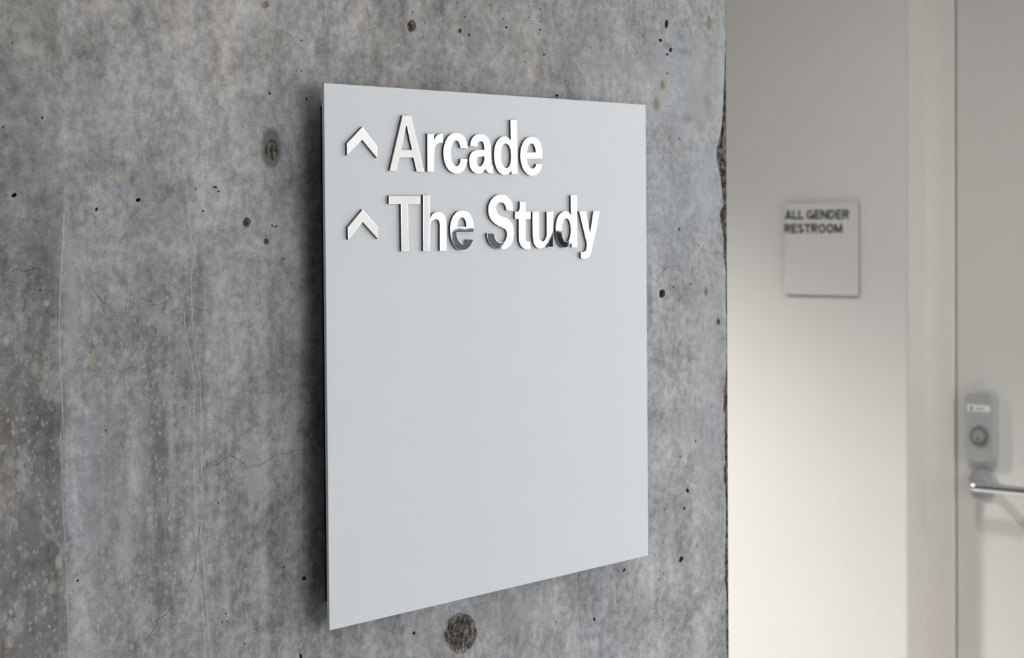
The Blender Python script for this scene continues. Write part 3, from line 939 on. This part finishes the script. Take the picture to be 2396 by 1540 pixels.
# ------------------------------------------------------------------ ceiling lamps: one of the corridor, two added as fill
def downlight_or_fill(lx, ly, aim, watts, cone, label):
    root = empty('downlight_or_fill', (lx, ly, TOP))
    tag(root, label, 'lamp')
    bm = bmesh.new()
    bmesh.ops.create_cone(bm, cap_ends=False, segments=32, radius1=0.085, radius2=0.07, depth=0.012)
    bmesh.ops.translate(bm, vec=(lx, ly, TOP - 0.006), verts=bm.verts)
    bm_obj('trim_ring', bm, M_LAMPRING, root)
    ld = bpy.data.lights.new('downlight_or_fill_bulb', 'SPOT')
    ld.energy = watts
    ld.color = (1.0, 0.985, 0.965)
    ld.shadow_soft_size = 0.12
    ld.spot_size = math.radians(cone)
    ld.spot_blend = 1.0
    lo = bpy.data.objects.new('downlight_or_fill_bulb', ld)
    COL.objects.link(lo)
    lo.location = (lx, ly, TOP - 0.03)
    lo.rotation_euler = (Vector(aim) - Vector(lo.location)).to_track_quat('-Z', 'Y').to_euler()


downlight_or_fill(1.30, 2.95, (XW, 0.95, -1.35), DOWNLIGHT_W, 62, 'round recessed ceiling lamp washing the restroom wall')
downlight_or_fill(1.25, 0.50, (1.25, 0.50, 0.0), DOOR_FILL_W, 150, 'added ceiling fill lamp in front of the restroom door')  # unseen fill, added to lift the ambient light of the corridor
downlight_or_fill(1.60, -3.4, (XW, -2.25, 1.55), HALL_FILL_W, 80, 'added ceiling fill lamp near the tall window')  # unseen fill, added to brighten the wall mirrored in the letters

# ------------------------------------------------------------------ door in its recess
door = empty('door_1', (XD, (Y_FR + Y_HINGE) / 2, 0))
tag(door, 'off-white restroom door with steel lever and lock', 'door', kind='structure')
box('door_leaf', (XD, Y_HINGE + 0.004, 0.006), (XD + 0.045, Y_FR - 0.004, DOOR_H - 0.004), M_DOOR, door, bevel=0.0015, seg=1)
for a, b, c, d in ((Y_FR, Y_REV - 0.0008, 0, DOOR_H), (Y_REV2 + 0.0008, Y_HINGE, 0, DOOR_H), (Y_REV2 + 0.0008, Y_REV - 0.0008, DOOR_H, DOOR_H + 0.066)):
    box('door_frame', (XF, a, c), (XF + 0.11, b, d), M_FRAME, door, bevel=0.0007, seg=1)
box('jamb_lining', (XW + 0.001, Y_REV - 0.0035, 0), (XF, Y_REV - 0.0006, DOOR_H + 0.06), M_LINING, door)
box('door_stop', (XD + 0.046, Y_HINGE, 0), (XD + 0.07, Y_FR, DOOR_H), M_GAP, door)

# lock with key cylinder
a, b = on_x(2262, 915, XD), on_x(2336, 1083, XD)
c0 = on_x(2291, 998, XD - 0.022)
hw, hh = 0.0335, 0.0755
lock_c = Vector((XD, c0.y, c0.z))
bm = bmesh.new()


def rounded_plate(bm, cy, cz, hw, hh, r, x0, x1, inset=0.006, n=8):
    """plate facing -X with rounded corners and a soft front edge"""
    rings = []
    for x, ins in ((x0, 0.0), (x1 + inset, 0.0), (x1 + inset * .3, inset * .3), (x1, inset)):
        ring = []
        for sx, sz, st in ((1, 1, 0), (-1, 1, 90), (-1, -1, 180), (1, -1, 270)):
            for k in range(n + 1):
                an = math.radians(st + 90 * k / n)
                ring.append(bm.verts.new((x, cy + sx * (hw - r) + math.cos(an) * (r - ins), cz + sz * (hh - r) + math.sin(an) * (r - ins))))
        rings.append(ring)
    for p, q in zip(rings[:-1], rings[1:]):
        for k in range(len(p)):
            bm.faces.new((p[k], p[(k + 1) % len(p)], q[(k + 1) % len(p)], q[k]))
    bm.faces.new(rings[-1])


rounded_plate(bm, lock_c.y, lock_c.z, hw, hh, 0.017, XD, XD - 0.022)
lock = bm_obj('lock_case', bm, M_LOCK, door)
lock['label'] = 'grey metal lock case with key cylinder'


def disc(name, x0, x1, cy, cz, r, mat, parent, r2=None):
    bm = bmesh.new()
    bmesh.ops.create_cone(bm, cap_ends=True, segments=40, radius1=r, radius2=r2 or r, depth=abs(x1 - x0))
    bmesh.ops.rotate(bm, cent=(0, 0, 0), matrix=Matrix.Rotation(math.radians(-90), 3, 'Y'), verts=bm.verts)
    bmesh.ops.translate(bm, vec=((x0 + x1) / 2, cy, cz), verts=bm.verts)
    return bm_obj(name, bm, mat, parent)


XLK = XD - 0.022
pc = on_x(2292, 1020, XLK)
disc('cylinder_collar', XLK + 0.002, XLK - 0.006, pc.y, pc.z, 0.0215, M_COLLAR, lock, 0.0185)
disc('cylinder_core', XLK, XLK - 0.0075, pc.y, pc.z, 0.0135, M_BRASS, lock)
box('keyway', (XLK - 0.0078, pc.y - 0.0016, pc.z - 0.0105), (XLK - 0.0070, pc.y + 0.0016, pc.z - 0.001), M_DARKHOLE, lock)
pi = on_x(2290, 956, XLK)
box('indicator_window', (XLK + 0.001, pi.y - 0.0255, pi.z - 0.0068), (XLK - 0.0012, pi.y + 0.0255, pi.z + 0.0068), M_SLOT, lock, bevel=0.0005, seg=1)
box('indicator_mark', (XLK, pi.y + 0.0135, pi.z - 0.004), (XLK - 0.0018, pi.y + 0.0175, pi.z + 0.004), M_GREENDOT, lock)
box('indicator_mark', (XLK, pi.y - 0.012, pi.z - 0.002), (XLK - 0.0016, pi.y + 0.006, pi.z + 0.002), M_LOCK, lock)

# lever handle
pr = on_x(2298, 1131, XD - 0.008)
lever_pts = []
xo = XD - 0.068
for k in range(5): lever_pts.append((XD - 0.006 - 0.044 * k / 4, pr.y, pr.z))
for k in range(1, 9):
    an = math.radians(90 * k / 8)
    lever_pts.append((XD - 0.050 - 0.018 * math.sin(an), pr.y - 0.018 * (1 - math.cos(an)), pr.z))
for k in range(1, 13): lever_pts.append((xo, pr.y - 0.018 - 0.14 * k / 12, pr.z))
lever = tube('lever_handle', lever_pts, [0.0098] * len(lever_pts), M_CHROME2, door)
lever['label'] = 'polished steel lever handle'
disc('rose', XD + 0.0005, XD - 0.010, pr.y, pr.z, 0.0315, M_STEEL, lever, 0.0295)

# ------------------------------------------------------------------ glyphs
def spline(pts):
    """pts: (x, y) smooth or (x, y, 1) corner, closed; Catmull-Rom between corners"""
    n = len(pts)
    out = []
    for i in range(n):
        p1, p2 = pts[i], pts[(i + 1) % n]
        c1, c2 = len(p1) > 2, len(p2) > 2
        out.append((p1[0], p1[1]))
        if c1 and c2: continue
        p0 = pts[i - 1] if not c1 else (2 * p1[0] - p2[0], 2 * p1[1] - p2[1])
        p3 = pts[(i + 2) % n] if not c2 else (2 * p2[0] - p1[0], 2 * p2[1] - p1[1])
        for s in (0.25, 0.5, 0.75):
            s2, s3 = s * s, s * s * s
            out.append(tuple(0.5 * (2 * p1[a] + (p2[a] - p0[a]) * s + (2 * p0[a] - 5 * p1[a] + 4 * p2[a] - p3[a]) * s2
                                    + (3 * p1[a] - p0[a] - 3 * p2[a] + p3[a]) * s3) for a in (0, 1)))
    return out


K = lambda *p: [(x, y, 1) for x, y in p]
VIEW = {1: (9.625, 800, 260), 2: (11.85, 990, 290), 3: (10.264, 1080, 270), 4: (10.264, 1140, 270), 5: (9.625, 800, 440),
        6: (10.264, 980, 445), 7: (10.264, 1125, 445), 8: (9.0588, 1240, 445)}
GLYPHS = [
    ('arrow', 'polished upward chevron arrow beside Arcade', 1, [K((118, 722), (465, 355), (797, 787), (796, 1058), (460, 648), (118, 1000))]),
    ('letter', 'letter A', 1, [K((1368, 95), (1550, 100), (1858, 1362), (1690, 1358), (1618, 1045), (1298, 1042), (1228, 1345), (1078, 1340)),
                               K((1458, 305), (1585, 872), (1335, 868))]),
    ('letter', 'letter r', 2, [K((125, 265), (302, 265), (308, 450)) + [(335, 385), (375, 330), (430, 285), (490, 264)] + K((552, 260), (548, 520))
                               + [(460, 525), (395, 555), (345, 610), (322, 690), (315, 800)] + K((306, 1330), (125, 1318))]),
    ('letter', 'letter c', 2, [K((1232, 682),) + [(1222, 560), (1185, 430), (1110, 320), (1010, 262), (900, 250), (790, 275), (700, 350), (630, 470),
                               (590, 600), (570, 770), (580, 930), (610, 1080), (665, 1210), (750, 1310), (860, 1365), (960, 1375), (1060, 1345),
                               (1145, 1260), (1200, 1150), (1232, 1030)] + K((1236, 975), (1045, 970)) + [(1030, 1070), (990, 1140), (925, 1165),
                               (865, 1135), (815, 1060), (785, 950), (775, 820), (785, 690), (815, 560), (855, 490), (905, 462), (965, 478),
                               (1005, 530), (1030, 610)] + K((1045, 665),)]),
    ('letter', 'letter a', 3, [K((215, 740),) + [(222, 650), (250, 570), (300, 500), (370, 458), (440, 448), (520, 455), (590, 490), (650, 560), (690, 650),
                               (708, 750), (712, 900), (715, 1060), (720, 1160), (732, 1205)] + K((758, 1220), (760, 1388)) + [(690, 1388), (630, 1368),
                               (590, 1320)] + K((572, 1275),) + [(540, 1335), (480, 1385), (400, 1396), (320, 1380), (250, 1320), (205, 1220),
                               (187, 1110), (195, 1010), (225, 920), (285, 860), (370, 832), (470, 829)] + K((553, 828),) + [(548, 760), (535, 690),
                               (510, 640), (470, 622), (425, 632), (395, 670)] + K((380, 748),),
                               K((552, 985),) + [(545, 1080), (520, 1160), (480, 1210), (430, 1225), (390, 1200), (368, 1140), (370, 1070), (395, 1010),
                               (440, 992)]]),
    ('letter', 'letter d in Arcade', 3, [K((1180, 112), (1335, 112), (1350, 1410), (1205, 1410), (1202, 1310)) + [(1165, 1375), (1110, 1415), (1040, 1430),
                               (970, 1415), (900, 1360), (840, 1260), (800, 1130), (785, 980), (790, 830), (820, 700), (870, 600), (940, 530),
                               (1010, 503), (1080, 510), (1140, 550)] + K((1187, 610),),
                               [(1065, 675), (1130, 715), (1175, 810), (1192, 940), (1188, 1080), (1165, 1190), (1120, 1250), (1070, 1265), (1020, 1235),
                                (975, 1150), (950, 1030), (950, 880), (970, 770), (1010, 700)]]),
    ('letter', 'letter e ending Arcade', 4, [K((1322, 1032),) + [(1328, 930), (1318, 800), (1285, 680), (1225, 580), (1150, 530), (1070, 518), (980, 535), (900, 600),
                               (840, 710), (805, 840), (797, 980), (815, 1130), (860, 1270), (925, 1370), (1000, 1430), (1080, 1445), (1170, 1430),
                               (1245, 1370), (1295, 1280), (1318, 1200)] + K((1322, 1165), (1180, 1165)) + [(1165, 1225), (1130, 1265), (1085, 1280),
                               (1030, 1255), (985, 1190), (962, 1110)] + K((957, 1042),),
                               K((957, 888), (1170, 888)) + [(1160, 800), (1130, 720), (1090, 682), (1050, 675), (1010, 700), (975, 770)]]),
    ('arrow', 'polished upward chevron arrow beside The Study', 5, [K((137, 885), (472, 480), (812, 880), (812, 1147), (472, 768), (145, 1165))]),
    ('letter', 'letter T', 5, [K((1062, 172), (1760, 172), (1763, 358), (1495, 358), (1502, 1428), (1345, 1428), (1332, 358), (1062, 355))]),
    ('letter', 'letter h', 6, [K((110, 108), (268, 108), (274, 690)) + [(300, 620), (350, 560), (410, 528), (480, 520), (550, 535), (605, 590), (645, 670),
                               (663, 770), (668, 900)] + K((668, 1455), (512, 1458)) + [(512, 900), (505, 810), (485, 745), (450, 712), (405, 703),
                               (350, 715), (305, 755), (278, 820), (268, 900)] + K((268, 1458), (112, 1462))]),
    ('letter', 'letter e ending The', 6, [K((1312, 1022),) + [(1325, 930), (1318, 800), (1285, 680), (1225, 570), (1140, 505), (1040, 492), (950, 505), (870, 570),
                               (805, 680), (765, 820), (755, 960), (772, 1120), (820, 1270), (890, 1385), (960, 1435), (1040, 1450), (1140, 1435),
                               (1220, 1370), (1280, 1280), (1308, 1215)] + K((1315, 1180), (1165, 1180)) + [(1145, 1250), (1110, 1280), (1065, 1290),
                               (1010, 1265), (955, 1190), (925, 1110)] + K((915, 1025),),
                               K((925, 880), (1150, 880)) + [(1140, 790), (1110, 710), (1070, 667), (1030, 658), (985, 680), (945, 750)]]),
    ('letter', 'letter S', 7, [K((785, 498),) + [(775, 400), (740, 290), (680, 190), (590, 125), (490, 108), (390, 122), (300, 180), (235, 270), (195, 380),
                               (187, 500), (210, 620), (260, 720), (340, 800), (430, 860), (520, 900), (590, 940), (625, 1000), (632, 1080), (615, 1170),
                               (570, 1230), (500, 1252), (430, 1245), (375, 1200), (345, 1130)] + K((328, 1030), (152, 1030)) + [(165, 1150), (210, 1270),
                               (280, 1350), (370, 1405), (480, 1425), (590, 1410), (680, 1360), (750, 1260), (790, 1140), (798, 1000), (780, 870),
                               (730, 770), (650, 690), (560, 650), (480, 620), (410, 570), (375, 490), (370, 410), (390, 340), (440, 300), (500, 295),
                               (560, 325), (600, 390)] + K((622, 485),)]),
    ('letter', 'letter t', 7, [K((940, 275), (1078, 275), (1080, 520), (1200, 522), (1200, 695), (1078, 695)) + [(1078, 1150), (1085, 1200), (1110, 1230)]
                               + K((1195, 1240), (1195, 1412)) + [(1110, 1415), (1040, 1400), (980, 1350), (940, 1270), (920, 1160)]
                               + K((915, 692), (830, 690), (830, 520)) + [(890, 515), (925, 490)] + K((938, 430),)]),
    ('letter', 'letter u', 8, [K((58, 460), (192, 460)) + [(195, 900), (205, 1020), (230, 1070), (270, 1085), (315, 1065), (350, 990), (358, 900)]
                               + K((355, 460), (495, 460), (495, 1210), (385, 1210), (380, 1110)) + [(345, 1165), (290, 1215), (220, 1235), (150, 1215),
                               (100, 1150), (70, 1050), (60, 900)]]),
    ('letter', 'letter d in Study', 8, [K((868, 110), (1000, 110), (1005, 1210), (892, 1210), (882, 1110)) + [(850, 1165), (800, 1210), (740, 1228), (680, 1210),
                               (620, 1140), (575, 1030), (548, 900), (550, 760), (575, 630), (620, 530), (690, 465), (760, 445), (820, 465)]
                               + K((872, 530),),
                               [(775, 597), (830, 640), (860, 730), (868, 830), (860, 960), (830, 1050), (780, 1090), (740, 1080), (705, 1020), (680, 930),
                                (678, 820), (690, 710), (725, 630)]]),
    ('letter', 'letter y', 8, [K((1048, 452), (1190, 450), (1278, 920), (1350, 450), (1478, 450)) + [(1400, 880), (1330, 1180), (1295, 1330), (1255, 1410),
                               (1200, 1450), (1140, 1457)] + K((1085, 1440), (1080, 1318)) + [(1140, 1312), (1185, 1280), (1205, 1215)] + K((1212, 1140),)]),
]

# ------------------------------------------------------------------ the wayfinding sign
tl, tr, bl, br = (on_y(x, y, Y_PLATE) for x, y in ((758, 194), (1511, 245), (771, 1476), (1517, 1300)))
sx0, sx1, sz1, sz0 = (tl.x + bl.x) / 2, (tr.x + br.x) / 2, (tl.z + tr.z) / 2, (bl.z + br.z) / 2
sign = empty('wayfinding_sign', ((sx0 + sx1) / 2, 0, sz0))
tag(sign, 'square pale grey wayfinding sign reading Arcade and The Study on concrete', 'sign')
box('sign_plate', (sx0, Y_PLATE, sz0), (sx1, Y_PLATE + PLATE, sz1), M_SIGN, sign, bevel=0.0004, seg=2)
box('gap_shade_block', (sx0 + 0.021, Y_PLATE + PLATE - 0.0004, sz0 + 0.015), (sx1 - 0.021, 0.001, sz1 - 0.015), M_GAPSHADE, sign)  # added black block that deepens the shade in the gap behind the plate
BEV = 0.00028
for name, label, vw, loops in GLYPHS:
    sc, ox, oy = VIEW[vw]
    cu = bpy.data.curves.new(name, 'CURVE')
    cu.dimensions = '2D'
    cu.fill_mode = 'BOTH'
    for lp in loops:
        pts = [on_y(ox + x / sc, oy + y / sc, Y_LET) for x, y in spline(lp)]
        sp = cu.splines.new('POLY')
        sp.points.add(len(pts) - 1)
        for q, p in zip(sp.points, pts): q.co = (p.x, p.z, 0, 1)
        sp.use_cyclic_u = True
    cu.extrude = LET / 2 - BEV
    cu.bevel_depth = BEV
    cu.bevel_resolution = 2
    cu.offset = -BEV
    tmp = bpy.data.objects.new('tmp', cu)
    COL.objects.link(tmp)
    dg = bpy.context.evaluated_depsgraph_get()
    me = bpy.data.meshes.new_from_object(tmp.evaluated_get(dg))
    bpy.data.objects.remove(tmp)
    me.transform(Matrix(((1, 0, 0, 0), (0, 0, -1, (Y_LET + Y_PLATE) / 2 + 0.0001), (0, 1, 0, 0), (0, 0, 0, 1))))
    me.materials.clear()
    me.materials.append(M_CHROME)
    me.materials.append(M_RETURN)
    for p in me.polygons:                          # the cut sides are dull, only face and rim are polished
        p.use_smooth = False
        p.material_index = 1 if abs(p.normal.y) < 0.2 else 0
    me.name = name
    o = bpy.data.objects.new(name, me)
    place(o, sign)
    o['label'] = label if name == 'arrow' else 'mirror-polished ' + label

# ------------------------------------------------------------------ the restroom sign
RT = 0.0075
cs = [on_x(x, y, XW - RT) for x, y in ((1836, 475), (2008, 476), (2008, 692), (1834, 688))]
ry0, ry1 = (cs[1].y + cs[2].y) / 2, (cs[0].y + cs[3].y) / 2
rz1, rz0 = (cs[0].z + cs[1].z) / 2, (cs[2].z + cs[3].z) / 2
rs = empty('restroom_sign', (XW, (ry0 + ry1) / 2, rz0))
tag(rs, 'small square white sign reading ALL GENDER RESTROOM on white wall', 'sign')
box('sign_edge_shade', (XW - RT + 0.0016, ry0 + 0.0004, rz0 + 0.0004), (XW, ry1 - 0.0004, rz1 - 0.0004), M_RSHADE, rs)  # added dark layer, colours the panel's rim like its shadow line
box('sign_panel', (XW - RT, ry0, rz0), (XW - RT + 0.0016, ry1, rz1), M_RSIGN, rs, bevel=0.0005, seg=1)
SW = 0.20                                         # stroke width over cap height


def arc(cx, cy, rx, ry, a0, a1, n=14):
    return [(cx + rx * math.cos(math.radians(a0 + (a1 - a0) * k / n)), cy + ry * math.sin(math.radians(a0 + (a1 - a0) * k / n))) for k in range(n + 1)]


h_ = SW / 2
CAPS = {  # width, strokes (centre lines) in units of cap height
    'A': (0.92, [[(h_ * .8, 0), (0.46, 1)], [(0.46, 1), (0.92 - h_ * .8, 0)], [(0.20, 0.26), (0.72, 0.26)]]),
    'L': (0.66, [[(h_, 1), (h_, 0)], [(0, h_), (0.66, h_)]]),
    'G': (0.94, [arc(.47, .5, .47 - h_, .5 - h_, 45, 352), [(.52, .44), (.94, .44)], [(.94 - h_, .44), (.94 - h_, .0)]]),
    'E': (0.74, [[(h_, 1), (h_, 0)], [(0, h_), (.74, h_)], [(0, .5), (.68, .5)], [(0, 1 - h_), (.74, 1 - h_)]]),
    'N': (0.86, [[(h_, 0), (h_, 1)], [(.86 - h_, 0), (.86 - h_, 1)], [(h_, .94), (.86 - h_, .06)]]),
    'D': (0.88, [[(h_, 1), (h_, 0)], [(0, 1 - h_), (.40, 1 - h_)] + arc(.40, .5, .48 - h_, .5 - h_, 90, -90) + [(0, h_)]]),
    'R': (0.84, [[(h_, 1), (h_, 0)], [(0, 1 - h_), (.50, 1 - h_)] + arc(.50, .71, .34 - h_, .29 - h_, 90, -90) + [(0, .42 + h_)], [(.42, .46), (.74, 0)]]),
    'S': (0.80, [arc(.40, .74, .37 - h_, .26 - h_, 20, 250, 16) + arc(.40, .265, .40 - h_, .265 - h_, 75, -160, 16)]),
    'T': (0.80, [[(.40, 1), (.40, 0)], [(0, 1 - h_), (.80, 1 - h_)]]),
    'O': (0.96, [arc(.48, .5, .48 - h_, .5 - h_, 0, 360, 28)]),
    'M': (1.04, [[(h_, 0), (h_, 1)], [(1.04 - h_, 0), (1.04 - h_, 1)], [(h_, .95), (.52, .10)], [(.52, .10), (1.04 - h_, .95)]]),
}
for text, x0, x1, y0, y1 in (('ALL GENDER', 1837, 1987, 491.5, 513), ('RESTROOM', 1836, 1971, 524, 545.5)):
    gap = 0.13
    adv, total = [], 0.0
    for ch in text:
        adv.append(total)
        total += 0.30 if ch == ' ' else CAPS[ch][0] + gap
    total -= gap
    ym = (y0 + y1) / 2
    p0, p1 = on_x(x0, ym, XW - RT), on_x(x1, ym, XW - RT)
    zt, zb = on_x((x0 + x1) / 2, y0, XW - RT).z, on_x((x0 + x1) / 2, y1, XW - RT).z
    for ch, off in zip(text, adv):
        if ch == ' ': continue
        vv, ff = [], []
        for line in CAPS[ch][1]:
            n = len(line)
            st = len(vv)
            for i, q in enumerate(line):
                a, b = line[max(0, i - 1)], line[min(n - 1, i + 1)]
                dx, dy = b[0] - a[0], b[1] - a[1]
                l = math.hypot(dx, dy) or 1
                for sgn in (-1, 1):
                    u = (q[0] - dy / l * h_ * sgn + off) / total
                    v = min(1.02, max(-0.02, q[1] + dx / l * h_ * sgn))
                    for xx in (XW - RT - 0.0008, XW - RT + 0.0002):
                        vv.append((xx, p0.y + (p1.y - p0.y) * u, zb + (zt - zb) * v))
            for i in range(n - 1):
                a = st + i * 4
                b = a + 4
                ff += [(a, a + 2, b + 2, b), (a, b, b + 1, a + 1), (a + 2, a + 3, b + 3, b + 2)]
            ff += [(st, st + 1, st + 3, st + 2), (st + n * 4 - 4, st + n * 4 - 2, st + n * 4 - 1, st + n * 4 - 3)]
        o = mesh_obj('letter', vv, ff, M_INK, rs)
        o['label'] = 'dark letter ' + ch
